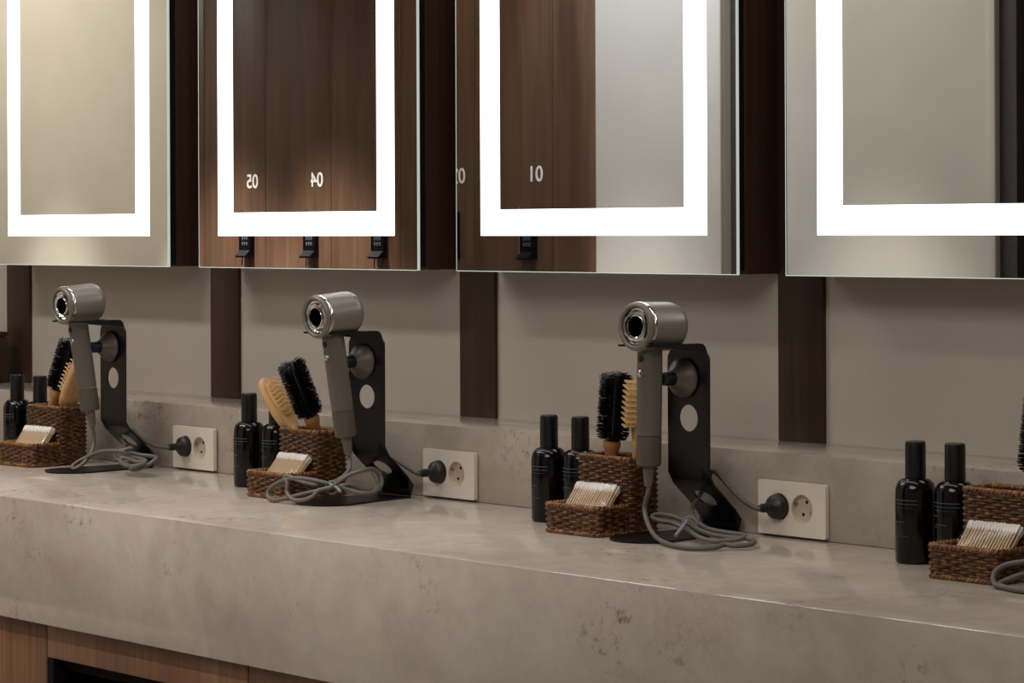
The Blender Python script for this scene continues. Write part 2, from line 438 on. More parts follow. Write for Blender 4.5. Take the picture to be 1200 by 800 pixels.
# ------------------------------------------------------------------ sockets
PX = (-4.153, -3.424, -2.665)
def s_plate(bm):
    """front plate with two round openings"""
    out = [(-.065, -.0385), (.065, -.0385), (.065, .0385), (-.065, .0385)]
    def rr(c, w, h, r, n=5):
        o = []
        for cx, cy, a0 in ((w-r, h-r, 0), (-w+r, h-r, 90), (-w+r, -h+r, 180), (w-r, -h+r, 270)):
            o += [(c[0]+cx+r*math.cos(R(a0+90*k/n)), c[1]+cy+r*math.sin(R(a0+90*k/n))) for k in range(n+1)]
        return o
    out = rr((0, 0), .065, .0385, .003)
    h = [[(c+.0201*math.cos(2*PI*k/36), .002+.0201*math.sin(2*PI*k/36)) for k in range(36)] for c in (-.024, .020)]
    sheet(bm, out, h, [], lambda u, v: (Vector((u, -.0055, v)), Vector((0, -1, 0))), .007)
def s_well(bm):
    lathe(bm, [(-.0088, .0200), (-.0088, .0190), (-.0015, .0186), (-.0015, 0)], 36, AXY)
def s_pins(bm): lathe(bm, [(-.0015, 0), (-.0018, .0024), (-.0015, .0027)], 14, AXY)
def s_clips(bm): box(bm, (-.0022, -.006, -.002), (.0022, -.0017, .002), .0006)
slab = ['white double socket on the backsplash, leftmost of the three', 'white double socket between the middle dryer and the second bottle pair from the right',
        'white double socket on the backsplash, rightmost of the three']
slab[1] = 'white double socket on the backsplash, middle of the three'
for k, x in enumerate(PX):
    t = thing('power_socket', slab[k], 'socket', (x+.065, -TB-.0006, .0425), 'double sockets on the backsplash')
    part('sp', 'plate', bmf(s_plate), M['socket'], t)
    part('sb', 'back_box', lambda: boxes(((-.0615, -.0012, -.035), (.0615, .0004, .035), .0004)), M['hole'], t)
    for c in (-.024, .020):
        w = part('sw', 'socket_well', bmf(s_well), M['well'], t); w.location = (c, -.0005, .002); w.rotation_euler = (0, R(20), 0)
        for sg in (-1, 1):
            part('sh', 'pin_hole', bmf(s_pins), M['hole'], w).location = (0, 0, sg*.0095)
            part('sc', 'earth_clip', bmf(s_clips), M['brass'], w).location = (sg*.0160, 0, 0)

# ------------------------------------------------------------------ dryer stands
UZ = .277
PATH = [(.060, .0045), (.0655, .008), (.0672, .014), (.065, .021), (.058, .030), (.030, .0555), (.010, .0725), (.003, .080), (0, .089), (0, .13), (0, .18), (0, .22), (0, .258),
        (-.0006, .266), (-.003, .2725), (-.0075, .2762), (-.014, UZ), (-.04, UZ), (-.075, UZ), (-.112, UZ)]
LEN = [0.]
for a, b in zip(PATH, PATH[1:]): LEN.append(LEN[-1]+math.hypot(b[0]-a[0], b[1]-a[1]))
def vz(z):                                   # length along the sheet where the upright reaches height z
    return LEN[8] + z-.089
def fold(u, v):
    v = max(0., min(v, LEN[-1]-1e-7)); k = 0
    while LEN[k+1] < v: k += 1
    t = (v-LEN[k])/(LEN[k+1]-LEN[k])
    def nrm(j):
        j0, j1 = max(j-1, 0), min(j+1, len(PATH)-1)
        d = Vector((0, PATH[j1][0]-PATH[j0][0], PATH[j1][1]-PATH[j0][1])).normalized()
        return Vector((0, -d.z, d.y))
    p = Vector((u, PATH[k][0]*(1-t)+PATH[k+1][0]*t, PATH[k][1]*(1-t)+PATH[k+1][1]*t))
    return p, nrm(k).lerp(nrm(k+1), t).normalized()
def upright(bm):
    vt = vz(.258); ve = LEN[-1]
    half = [(.041, 0.)] + [(.041+.0005*k/6, LEN[8]*k/6) for k in range(1, 7)] + [(.042, vz(.25)), (.0415, vz(.258)), (.0365, vz(.266)), (.036, ve-.012), (.034, ve-.004), (.031, ve)]
    half += [(.0258, ve), (.0246, ve-.002)] + [(.0246, ve-.02-.012*k) for k in range(4)]
    slot_c = ve-.0665
    half += [(.0246*math.cos(R(a)), slot_c-.0246*math.sin(R(a))) for a in range(15, 91, 15)]
    out = half + [(-u, v) for u, v in reversed(half[:-1])]
    def disc(cv, ru, rv, n=36): return [(ru*math.cos(2*PI*k/n), cv+rv*math.sin(2*PI*k/n)) for k in range(n)]
    holes = [disc(vz(.169), .0192, .0195), disc((LEN[4]+LEN[6])/2, .0185, .0185)]
    rows = LEN[1:8] + [LEN[5]*.5+LEN[4]*.5, LEN[5]*.5+LEN[6]*.5] + [vz(z) for z in (.1, .115, .14, .15, .19, .2, .21, .23, .24)] + LEN[12:]
    sheet(bm, out, holes, rows, fold, .003)
def stand_base(bm):
    o = [(.041, .060), (.0415, .02)] + [(.053*math.cos(R(a)), -.087-.053*math.sin(R(a))) for a in range(-20, 201, 10)] + [(-.0415, .02), (-.041, .060)]
    sheet(bm, o, [], [], lambda u, v: (Vector((u, v, .0015)), Vector((0, 0, 1))), .003)
def nozzle_cone(bm):
    lathe(bm, [(-.0016, 0), (-.0016, .0275), (-.004, .0292), (-.0065, .0288), (-.0085, .0272), (-.0115, .0245), (-.0155, .0205), (-.020, .0165), (-.0245, .0135), (-.026, .0122), (-.0262, 0)], 44, AXY)
def nozzle_tip(bm):
    lathe(bm, [(-.0262, 0), (-.0262, .0102), (-.042, .0098), (-.0438, .009), (-.0438, .0065), (-.040, .0062), (-.040, 0)], 32, AXY)
ST = [(-4.236, -.252, 0.), (-3.461, -.264, 5.), (-2.736, -.245, 0.), (-1.94, -.245, 0.)]
stl = ['black metal dryer stand farthest left, next to the leftmost socket', 'black metal dryer stand in the middle, beneath the dryer with the leaning brushes',
       'black metal dryer stand in front of the rightmost socket', 'black metal dryer stand beyond the rightmost basket']
stl[1] = 'black metal dryer stand, middle of the three, left of the middle socket'
nzl = ['grey cone nozzle with black tip stuck on the leftmost stand', 'grey cone nozzle with black tip stuck on the middle stand',
       'grey cone nozzle with black tip stuck on the stand by the rightmost socket', 'grey cone nozzle with black tip on the stand beyond the rightmost basket']
for k, (x, y, rz) in enumerate(ST):
    t = thing('dryer_stand', stl[k], 'stand', (x, y, .0002), 'black dryer stands', R(rz))
    part('du', 'upright', bmf(upright), M['steel'], t, 25)
    part('db', 'base', bmf(stand_base), M['steel'], t, 25)
    t = thing('dryer_nozzle', nzl[k], 'nozzle', (x-.008, y, .227), 'nozzles stuck on the stands', R(rz))
    part('nc', 'cone', bmf(nozzle_cone), M['dryer2'], t)
    part('nt', 'tip', bmf(nozzle_tip), M['bore'], t)['label'] = 'black nozzle tip'

# ------------------------------------------------------------------ hair dryers
def d_head(bm):
    lathe(bm, [(.0435, .0135), (.047, .0140), (.0498, .0160), (.0510, .0195), (.0505, .0240), (.0480, .0288), (.0435, .0325), (.0370, .0346), (.030, .035), (-.0185, .035), (-.019, .0345), (-.019, .03)], 56, AXY)
def d_front(bm):
    lathe(bm, [(-.0255, .031), (-.0255, .0346), (-.0262, .0351), (-.0285, .0347), (-.0308, .0334), (-.0318, .0314), (-.0316, .0290), (-.0302, .0278), (-.020, .0274)], 56, AXY)
def d_band(bm):
    lathe(bm, [(-.019, .0332), (-.0193, .0353), (-.0205, .0357), (-.0240, .0357), (-.0252, .0353), (-.0255, .0332)], 56, AXY)
def d_ring(bm):
    lathe(bm, [(-.021, .0274), (-.0258, .0272), (-.0276, .0262), (-.0268, .0244), (-.0225, .0222), (-.0212, .0200), (-.0240, .0182), (-.0288, .0172), (-.0300, .0162), (-.0295, .0152), (-.025, .0146), (-.009, .0142)], 56, AXY)
def d_bore(bm):
    lathe(bm, [(-.009, .0142), (.0435, .0135), (.0435, 0)], 40, AXY)
    lathe(bm, [(-.0208, .0273), (-.0208, .0205)], 40, AXY)
def d_handle(bm):
    lathe(bm, [(-.028, 0), (-.028, .0178), (-.05, .0182), (-.12, .0182), (-.156, .0180), (-.1562, 0)], 48)
def d_cage(bm):
    lathe(bm, [(-.1568, 0), (-.1568, .0178), (-.16, .0181), (-.193, .0180), (-.1965, .0176), (-.199, .0160), (-.199, 0)], 48)
def d_sleeve(bm):
    lathe(bm, [(-.199, 0), (-.199, .0082), (-.203, .0086), (-.215, .0074), (-.228, .0058), (-.2285, 0)], 28)
def d_btn(bm):
    lathe(bm, [(0, 0), (0, .0048), (-.0018, .0046), (-.0026, .0034), (-.0026, 0)], 24, AXY)
def d_plug(bm):
    lathe(bm, [(.0125, 0), (.0125, .0172), (-.0006, .0176), (-.003, .0182), (-.0065, .0182), (-.0095, .0172), (-.0125, .0140), (-.0148, .0098), (-.0165, .0072), (-.0225, .0064), (-.0228, .0056), (-.026, .0056), (-.0262, .0068), (-.0285, .0068), (-.0288, .0054),
               (-.032, .0054), (-.0322, .0064), (-.0345, .0064), (-.0348, .005), (-.042, .0044), (-.042, 0)], 32, AXY)
    for dz in (-.0095, .0095): lathe(bm, [(.004, .0022), (.0155, .0022), (.0158, 0)], 12, Matrix.Translation((0, 0, dz)) @ AXY)
DR = [((-4.243, -.330, .308), 5., -6.5), ((-3.446, -.352, .3055), 5.5, -5.), ((-2.736, -.323, .304), -1.2, 0.), ((-1.94, -.323, .304), 0., 0.)]
CORD = [
 [(110, 518, -.308), (107, 530, -.318), (100, 540, -.335), (92, 547, -.35), (86.5, 549, -.358), (84.5, 546.5, -.352), (92, 540.5, -.342), (103, 535, -.33), (118, 529, -.32), (135, 528, -.31),
  (150, 530, -.30), (165, 533, -.285), (179, 534.5, -.275), (183, 537, -.285), (174, 544, -.30), (160, 550, -.32), (153, 549, -.33), (162, 545, -.325), (170, 543, -.31), (160, 545.5, -.32), (148, 545.5, -.325), (141.5, 541, -.32), (142, 537, -.315),
  (149, 537, -.31), (160, 541, -.31), (171, 540.5, -.30), (165, 537.5, -.295), (152, 534, -.295), (143, 529.5, -.285), (146, 521, -.262), (143, 516, -.235), (141, 508, -.205), (149, 501.5, -.205), (157, 505, -.20), (168, 515.5, -.20), (180, 521.5, -.205), (188, 523.5, -.21)],
 [(409.5, 550, -.335), (400, 560, -.345), (386, 566.5, -.355), (370, 568, -.382), (352, 563.5, -.394), (337, 557.5, -.398), (333.5, 560, -.400), (337, 566, -.400), (336.5, 577, -.402), (343, 585, -.405), (355, 586, -.403), (367, 581, -.395), (373, 574.5, -.388),
  (388, 570.5, -.372), (400, 562, -.362), (411, 555.5, -.35), (425, 551, -.335), (437, 549.5, -.31), (445, 556, -.295), (447, 567, -.295), (441, 574, -.305), (425, 573, -.325), (408, 568, -.345), (392, 571.5, -.362), (365, 576.5, -.390), (340, 582.5, -.402), (323, 587, -.408),
  (314.5, 582.5, -.408), (316, 573, -.404), (330, 563.5, -.400), (350, 560, -.395), (375, 564, -.378), (400, 571, -.355), (420, 577, -.345), (436, 577, -.325), (444, 570, -.302), (441, 560, -.285), (436, 552, -.262), (433, 548, -.235), (436, 540, -.205), (452, 534.5, -.20), (462, 537.5, -.197),
  (475, 546, -.197), (485, 552.5, -.205), (491, 555, -.21)],
 [(755.3, 595, -.327), (758.5, 611, -.336), (766, 626, -.35), (778.6, 635.5, -.37), (800, 641.5, -.385), (823, 643, -.375), (840, 641, -.355), (849, 638, -.338), (862, 639.5, -.33), (878, 638, -.312), (884, 634.5, -.297), (874, 630.5, -.29), (850, 629, -.302), (830, 625, -.305),
  (813, 617.5, -.305), (800, 609, -.30), (785, 604, -.295), (770, 602.5, -.288), (764.5, 606, -.292), (773, 610, -.302), (790, 613, -.308), (806, 621, -.315), (820, 629.5, -.322), (836, 634, -.322), (852, 633, -.31), (868, 631, -.297), (872, 627, -.288), (852, 624, -.29),
  (830, 619.5, -.29), (817, 611, -.275), (811, 602, -.258), (812, 592, -.232), (818, 583, -.205), (827, 568, -.20), (834.5, 552, -.205), (842, 556, -.20), (855, 570.5, -.197), (868, 583.5, -.2), (878, 591, -.205), (885, 595, -.21)],
]
dl = ['grey hair dryer on the leftmost stand, its head tipped slightly forward', 'grey hair dryer in the middle, handle slanting, cord looped beside the basket',
      'grey hair dryer on the stand before the rightmost socket, handle upright', 'grey hair dryer beyond the rightmost basket, only its cord coil showing']
for k, (loc, pit, rol) in enumerate(DR):
    t = thing('hair_dryer', dl[k], 'hair dryer', loc, 'hair dryers on stands')
    rot = Matrix.Rotation(R(pit), 4, 'X') @ Matrix.Rotation(R(rol), 4, 'Y')
    t.rotation_euler = rot.to_euler()
    hd = part('dh', 'head', bmf(d_head), M['dryer'], t)
    part('df', 'front_cap', bmf(d_front), M['dryer'], hd)
    b = part('dn', 'chrome_band', bmf(d_band), M['chrome'], hd); b['label'] = 'narrow chrome band behind the front cap'
    b = part('dr', 'outlet_ring', bmf(d_ring), M['chrome'], hd); b['label'] = 'chrome ring around the round opening'
    part('dbo', 'bore', bmf(d_bore), M['bore'], hd)['label'] = 'black hollow through the head'
    hh = part('dha', 'handle', bmf(d_handle), M['dryer2'], t)
    for z in (-.046, -.067):
        b = part('dbt%d' % (z < -.05), 'button', bmf(d_btn), M['chrome'] if z < -.05 else M['plug'], hh); b.location = (0, -.0178, z)
    part('dca', 'filter_cage', bmf(d_cage), M['cage'], t)['label'] = 'perforated filter cage'
    part('dsl', 'cord_sleeve', bmf(d_sleeve), M['cord'], t)
    W = Matrix.Translation(loc) @ rot
    iW = W.inverted()
    start = [W @ Vector((0, 0, -.226)), W @ Vector((0, 0, -.236))]
    if k < 3:
        pl = Vector((PX[k]+.041, -TB-.0106, .0445))
        P = start + [at(*c) for c in CORD[k]] + [pl + Vector((0, -.041, 0)), pl + Vector((0, -.036, 0))]
    else:
        P = start + [Vector((-1.95, -.34, .04)), Vector((-1.98, -.36, .02))]
        P += [at(*c) for c in ((1216, 658, -.362), (1197, 658.5, -.364), (1180, 661.5, -.368), (1168, 668, -.374), (1164, 678, -.382), (1168, 686.5, -.388), (1182, 690, -.392), (1200, 690, -.392), (1220, 688, -.385), (1236, 680, -.37), (1226, 671, -.355),
                               (1205, 671, -.36), (1186, 677, -.37), (1172, 683.5, -.382), (1176, 688.5, -.39), (1195, 693, -.40), (1220, 694, -.395), (1240, 688, -.37))]
        P += [Vector((-1.93, -.28, .02)), Vector((-1.91, -.21, .04))]
        pl = Vector((-1.83, -TB-.0106, .0445)); P += [pl + Vector((0, -.041, 0)), pl + Vector((0, -.036, 0))]
    rad = .0036
    for p in P: p.z = max(p.z, rad+.0008)
    S = spline(P, 6)
    sx, sy = ST[k][0], ST[k][1]
    for p in S:                               # rest on the counter, and on the steel base where there is one
        on = abs(p.x-sx) < .054 and sy-.142 < p.y < sy+.064
        p.z = max(p.z, rad+(.0036 if on else .0005))
    bm = bmesh.new(); tube(bm, [iW @ p for p in S], rad, 10)
    finish('cord', bm, M['cord'], t, 60)
    q = part('dpl', 'plug', bmf(d_plug), M['plug'], t); q.matrix_local = iW @ Matrix.Translation(pl); q['label'] = 'dark round rubber plug'
    if k < 3:                                 # strap holding the coil
        c = at(*((141, 533, -.303), (389, 571, -.366), (808, 614, -.308))[k])
        bm = bmesh.new()
        A = Vector((.3, .25, 0)).normalized(); Bv = Vector((0, 0, 1))
        tube(bm, [iW @ (c + (A*math.cos(2*PI*j/16)*.010 + Bv*math.sin(2*PI*j/16)*.010)) for j in range(16)], .0018, 6, closed=True)
        e = at(*((154, 524, -.305), (399, 576, -.372), (791.5, 627.5, -.345))[k]); q = c.lerp(e, .5)+Vector((0, 0, .004))
        tube(bm, [iW @ v for v in spline([c+Vector((0, -.004, .006)), q, e], 5)], .0026, 8)
        finish('cable_tie', bm, M['strap'], t, 60)

# ------------------------------------------------------------------ bottles
def b_body(bm):
    lathe(bm, [(0, 0), (0, .0235), (.0012, .0258), (.004, .0272), (.092, .0272), (.098, .0266), (.104, .0248), (.1085, .0215), (.1112, .0172), (.1118, .0125), (.1118, 0)], 48)
def b_cap(bm):
    lathe(bm, [(.1118, 0), (.1118, .0134), (.115, .0139), (.157, .0137), (.1598, .0131), (.1610, .0118), (.1610, 0)], 40)
def b_label(bm):
    def strip(z0, z1, a0, a1):
        n = max(2, int((a1-a0)/5)); r = .02735
        lo = [bm.verts.new((r*math.cos(R(a0+(a1-a0)*k/n)), r*math.sin(R(a0+(a1-a0)*k/n)), z0)) for k in range(n+1)]
        hi = [bm.verts.new((v.co.x, v.co.y, z1)) for v in lo]
        for k in range(n): bm.faces.new((lo[k], lo[k+1], hi[k+1], hi[k]))
    strip(.0835, .0845, -138, -46); strip(.0785, .0793, -138, -46); strip(.0738, .0742, -138, -60)
    rr = random.Random(3)
    for z, a0, a1, hh in ((.066, -136, -112, .0018), (.0545, -132, -84, .0016), (.051, -134, -118, .0012), (.036, -130, -70, .0009)):
        a = a0
        while a < a1:
            w = rr.uniform(1.6, 3.2); strip(z, z+hh*rr.uniform(.7, 1.), a, min(a+w, a1)); a += w+rr.uniform(.8, 1.6)
BT = [(-4.598, -.240), (-4.523, -.234), (-3.779, -.272), (-3.707, -.266), (-3.013, -.267), (-2.953, -.258), (-2.304, -.256), (-2.243, -.249)]
bl = ['black bottle at the far left edge, left of its twin', 'black bottle half hidden behind the leftmost basket',
      'black bottle standing just right of the leftmost socket', 'black bottle half hidden behind the pale paddle brush in the middle basket',
      'black bottle left of the basket with the upright round brush, in full view', 'black bottle behind the basket with the upright round brush',
      'black bottle right of the rightmost socket, in full view', 'black bottle half hidden behind the rightmost basket']
for k, (x, y) in enumerate(BT):
    t = thing('toiletry_bottle', bl[k], 'bottle', (x, y, .0003), 'black bottles in pairs')
    part('bb', 'body', bmf(b_body), M['bottle'], t)
    part('bc', 'cap', bmf(b_cap), M['cap'], t)
    l = part('bl', 'label_print', bmf(b_label), M['print'], t); l['label'] = 'pale printed lines of the label'
    l.rotation_euler = (0, 0, R((0, 8, 0, 6, -2, 10, 0, 8)[k]))

# ------------------------------------------------------------------ wicker baskets
BW, TD, BD, TH, BH = .057, .066, .070, .041, .108     # half width, tray depth, box depth, tray height, box height
def rrect(x0, y0, x1, y1, r, step):
    """closed rounded rectangle as evenly spaced points with outward normals"""
    segs = []
    raw = []
    for cx, cy, a0 in ((x1-r, y0+r, -90), (x1-r, y1-r, 0), (x0+r, y1-r, 90), (x0+r, y0+r, 180)):
        for k in range(7):
            a = R(a0+90*k/6); raw.append((Vector((cx+r*math.cos(a), cy+r*math.sin(a), 0)), Vector((math.cos(a), math.sin(a), 0))))
    raw.append(raw[0])
    L = [0]
    for a, b in zip(raw, raw[1:]): L.append(L[-1]+(b[0]-a[0]).length)
    n = round(L[-1]/step); n -= n % 8
    out = []; j = 0
    for k in range(n):
        s = L[-1]*k/n
        while L[j+1] < s: j += 1
        t = (s-L[j])/max(1e-9, L[j+1]-L[j])
        out.append((raw[j][0].lerp(raw[j+1][0], t), raw[j][1].lerp(raw[j+1][1], t).normalized()))
    return out
def weave_loop(bm, loop, zs, keep=None, flare=0.):
    n = len(loop)
    for i, z in enumerate(zs):
        s = 1 if i % 2 else -1
        pts = []
        for k, (p, nn) in enumerate(loop):
            off = .0017*s*math.cos(2*PI*k/8) + random.uniform(-.0002, .0002)
            pts.append(p + nn*(off+flare*z) + Vector((0, 0, z+random.uniform(-.00025, .00025))))
        if keep is None: tube(bm, pts, .00225, 6, closed=True)
        else:
            idx = [k for k in range(n) if keep(loop[k][0])]
            # rotate so that the run is continuous
            st = next(k for k in range(n) if keep(loop[k][0]) and not keep(loop[k-1][0]))
            run = [(st+j) % n for j in range(len(idx))]
            tube(bm, [pts[j] for j in run], .00225, 6)
    for k in range(0, n, 4):
        p, nn = loop[k]
        if keep is None or keep(p):
            tube(bm, [p+nn*flare*z+Vector((0, 0, z)) for z in (.001, zs[-1]*.5, zs[-1]+.002)], .0012, 6)
def rim_loop(bm, loop, z, keep=None, flare=0.):
    n = len(loop)
    for ph in (0, PI):
        pts = [p + nn*(.0019*math.cos(ph+k*2*PI/6)+flare*z) + Vector((0, 0, z+.0019*math.sin(ph+k*2*PI/6))) for k, (p, nn) in enumerate(loop)]
        if keep is None: tube(bm, pts, .0026, 6, closed=True)
        else:
            st = next(k for k in range(n) if keep(loop[k][0]) and not keep(loop[k-1][0]))
            idx = [(st+j) % n for j in range(sum(1 for k in range(n) if keep(loop[k][0])))]
            tube(bm, [pts[j] for j in idx], .0026, 6)
YT = TD; YE = TD+BD
LB = rrect(-BW+.0045, YT+.004, BW-.0045, YE-.0045, .008, .0032)
LT = rrect(-BW+.004, .004, BW-.004, YT+.03, .008, .0032)
LR = rrect(-BW+.0045, YT+.004, BW-.0045, YE-.0045, .008, .0022)
LTR = rrect(-BW+.004, .004, BW-.004, YT+.03, .008, .0022)
kt = lambda p: p.y < YT+.0005
def zz(h): return [.0035+.0040*i for i in range(int((h-.004)/.0040)+1)]
def k_tray(bm): weave_loop(bm, LT, zz(TH-.003), kt, .03)
def k_box(bm): weave_loop(bm, LB, zz(BH-.003), None, .0)
def k_rim(bm): rim_loop(bm, LR, BH)
def k_trim(bm): rim_loop(bm, LTR, TH, kt, .03)
def k_foot(bm): rim_loop(bm, LTR, .003, kt)
def k_base(bm):
    box(bm, (-BW+.005, .006, .001), (BW-.005, YE-.006, .0035), .001)
BK = [(-4.407, -.364, 4.), (-3.587, -.381, 0.), (-2.852, -.3745, 1.5), (-2.139, -.368, 0.)]
kl = ['brown wicker basket at the left edge, beside the leftmost dryer', 'brown wicker basket with both brushes fanned out, behind the looped cord',
      'brown wicker basket holding the upright round brush', 'brown wicker basket at the right edge of the counter']
for k, (x, y, rz) in enumerate(BK):
    t = thing('wicker_basket', kl[k], 'basket', (x, y, .0002), 'two-level wicker baskets', R(rz))
    part('kt', 'tray', bmf(k_tray), M['wicker'], t, 60)
    part('kb', 'tall_box', bmf(k_box), M['wicker'], t, 60)
    part('kr', 'braided_rim', bmf(k_rim), M['rim'], t, 60)
    part('kr2', 'tray_rim', bmf(k_trim), M['rim'], t, 60)
    part('kr3', 'foot_rim', bmf(k_foot), M['rim'], t, 60)
    part('kf', 'base', bmf(k_base), M['wicker'], t, 60)

# ------------------------------------------------------------------ packets of cotton swabs
def sw_stick(bm): tube(bm, [Vector((0, 0, z)) for z in (.002, .037, .072)], .0012, 8)
def sw_tip(bm): lathe(bm, [(-.001, 0), (-.0005, .0015), (.002, .0025), (.0055, .0027), (.010, .0020), (.0125, .0013)], 12)
def wrap(bm):
    box(bm, (-.043, -.0072, -.003), (.043, .0085, .077), .003, 3)
    # loose crimped end above the swabs
    n = 26; A = []; B = []
    for i in range(n+1):
        x = -.040+.080*i/n
        A.append(bm.verts.new((x, .001+.0010*math.sin(i*1.9), .0765))); B.append(bm.verts.new((x*1.03, .004+.0028*math.sin(i*1.3+.6), .0845+.0025*math.sin(i*.9))))
    for i in range(n): bm.faces.new((A[i], A[i+1], B[i+1], B[i]))
kp = ['clear packet of wooden cotton swabs in the leftmost basket', 'clear packet of wooden cotton swabs in the middle basket, behind the looped cord',
      'clear packet of wooden cotton swabs in front of the upright round brush', 'clear packet of wooden cotton swabs in the rightmost basket']
for k, (x, y, rz) in enumerate(BK):
    c = Matrix.Translation((x, y, 0)) @ Matrix.Rotation(R(rz), 4, 'Z')
    p = c @ Vector(((.002, 0, -.002, .006)[k], .016, .0115))
    t = thing('swab_packet', kp[k], 'cotton swabs', p, 'packets of cotton swabs')
    t.rotation_euler = (R(-(38, 40, 40, 41)[k]), 0, R(rz+(2, -2, 1, -1)[k]))
    for lay in range(3):
        for i in range(17):
            s = part('sws', 'swab', bmf(sw_stick), M['stick'], t)
            s.location = (-.0388+.00485*i+random.uniform(-.0005, .0005)+.0012*(lay % 2), -.0038+.0048*lay, random.uniform(-.0006, .0006))
            a = part('swt', 'cotton_tip', bmf(sw_tip), M['cotton'], s); a.location = (0, 0, .074); a.rotation_euler = (PI, 0, 0)
            a = part('swt', 'cotton_tip', bmf(sw_tip), M['cotton'], s); a.location = (0, 0, 0)
    part('wr', 'wrapper', bmf(wrap), M['film'], t, 60)['label'] = 'clear plastic wrapper'

# ------------------------------------------------------------------ brushes
def rb_bristles(bm):
    rr = random.Random(5)
    rows = 15
    for j in range(rows):
        a0 = 2*PI*j/rows
        for i in range(33):
            z = .004+.094*i/32 + (.0016 if j % 2 else 0.)
            for q in range(3):
                a = a0+rr.uniform(-.07, .07); zb = z+rr.uniform(-.0007, .0007)
                l = .0252*rr.uniform(.9, 1.03)*(.9 if i in (0, 32) else 1.)
                side = Vector((-math.sin(a), math.cos(a), 0)); up = Vector((0, 0, 1)); w = .0009; w2 = .00038
                b0 = Vector((math.cos(a)*.0085, math.sin(a)*.0085, zb)); a += rr.uniform(-.04, .04)
                tip = Vector((math.cos(a)*l, math.sin(a)*l, zb+rr.uniform(-.0012, .0012)))
                vs = [bm.verts.new(b0+side*w), bm.verts.new(b0-side*w*.6+up*w), bm.verts.new(b0-side*w*.6-up*w)]
                ts = [bm.verts.new(tip+side*w2), bm.verts.new(tip-side*w2+up*w2), bm.verts.new(tip-side*w2-up*w2)]
                for e in range(3): bm.faces.new((vs[e], vs[(e+1) % 3], ts[(e+1) % 3], ts[e]))
                bm.faces.new(ts)
def rb_barrel(bm): lathe(bm, [(.0, 0), (.0, .0098), (.002, .0106), (.100, .0106), (.103, .008), (.1035, 0)], 32)
def rb_handle(bm): lathe(bm, [(0, 0), (0, .0125), (-.004, .0135), (-.010, .0128), (-.02, .0092), (-.04, .0088), (-.07, .0105), (-.092, .0098), (-.1, .006), (-.101, 0)], 28)
def pb_out(s=1.):
    o = []
    for a in range(0, 181, 10): o.append((s*.026*math.cos(R(a)), .070+s*.036*math.sin(R(a))))
    for x, z in ((-.0275, .05), (-.027, .03), (-.023, .012), (-.015, .0), (-.0105, -.010)): o.append((x*s, z if s == 1 else .04+(z-.04)*s))
    o += [(-x, z) for x, z in reversed(o[19:])]
    return o
def prism(bm, loop, prof):
    """stack of outlines: (y, inset scale)"""
    c = Vector((0, .045)); rings = []
    for y, s in prof:
        rings.append([bm.verts.new((u*s, y, c.y+(v-c.y)*s)) for u, v in loop])
    n = len(loop)
    for A, B in zip(rings, rings[1:]):
        for k in range(n): bm.faces.new((A[k], A[(k+1) % n], B[(k+1) % n], B[k]))
    bm.faces.new(rings[0]); bm.faces.new(rings[-1])
def pb_body(bm):
    prism(bm, pb_out(), [(-.005, .92), (-.0045, .97), (-.002, 1.), (.004, 1.), (.008, .93), (.0095, .8)])
def pb_handle(bm):
    tube(bm, [Vector((0, .002, z)) for z in (.004, -.008, -.02, -.045, -.07, -.082, -.086)], [.0108, .0100, .0088, .0092, .0098, .0075, .003], 20)
def pb_cushion(bm):
    o = [(u*.8, .058+(v-.058)*.76) for u, v in [(.026*math.cos(R(a)), .058+.046*math.sin(R(a))) for a in range(0, 360, 10)]]
    prism(bm, o, [(-.0045, 1.), (-.0062, .97), (-.0075, .82), (-.0078, .5)])
def pb_pins(bm):
    for i in range(9):
        for j in range(5):
            x = (-.0155+.00775*j); z = .026+.0082*i
            if ((x)/.0215)**2+((z-.058)/.037)**2 > 1.02: continue
            lathe(bm, [(-.0070, .0011), (-.0205, .0011), (-.0220, .0016), (-.0235, .0014), (-.0240, 0)], 8, Matrix.Translation((x, 0, z)) @ AXY)
def aim(t, p0, p1, face=None):
    """stand the brush so that its local z runs p0 -> p1 and its local -y looks towards face"""
    z = (p1-p0).normalized(); f = Vector(face or (0, -1, 0)); y = -(f-z*f.dot(z)).normalized(); x = y.cross(z)
    m = Matrix((x, y, z)).transposed().to_4x4(); m.translation = p0; t.matrix_world = m
def round_brush(label, p0, p1, spin=0.):
    t = thing('round_brush', label, 'hair brush', (0, 0, 0), 'black round brushes')
    aim(t, p0, p1, (math.sin(R(spin)), -math.cos(R(spin)), 0))
    part('rbb', 'bristles', bmf(rb_bristles), M['bristle'], t, 60)
    part('rba', 'barrel', bmf(rb_barrel), M['barrel'], t)
    part('rbh', 'handle', bmf(rb_handle), M['orange'], t)['label'] = 'varnished wooden handle'
def paddle_brush(label, p0, p1, face):
    t = thing('paddle_brush', label, 'hair brush', (0, 0, 0), 'wooden paddle brushes')
    aim(t, p0, p1, face)
    part('pbb', 'body', bmf(pb_body), M['beech'], t, 50)
    part('pbh', 'handle', bmf(pb_handle), M['beech'], t, 50)
    part('pbc', 'cushion', bmf(pb_cushion), M['cushion'], t, 50)
    part('pbp', 'pins', bmf(pb_pins), M['pin'], t, 50)
round_brush('black round brush leaning right in the leftmost basket', at(67, 457, -.262), at(83, 403, -.247), 8)
paddle_brush('wooden paddle brush showing its edge, in the leftmost basket', at(78, 476, -.262), at(97, 424, -.255), (-.95, -.25, .1))
round_brush('black round brush tilted left beside the pale paddle brush', at(364, 487, -.296), at(342, 430, -.335), 20)
paddle_brush('pale wooden paddle brush leaning far left, pins facing the round brush', at(343, 503, -.283), at(309, 445, -.298), (1.02, .45, .5))
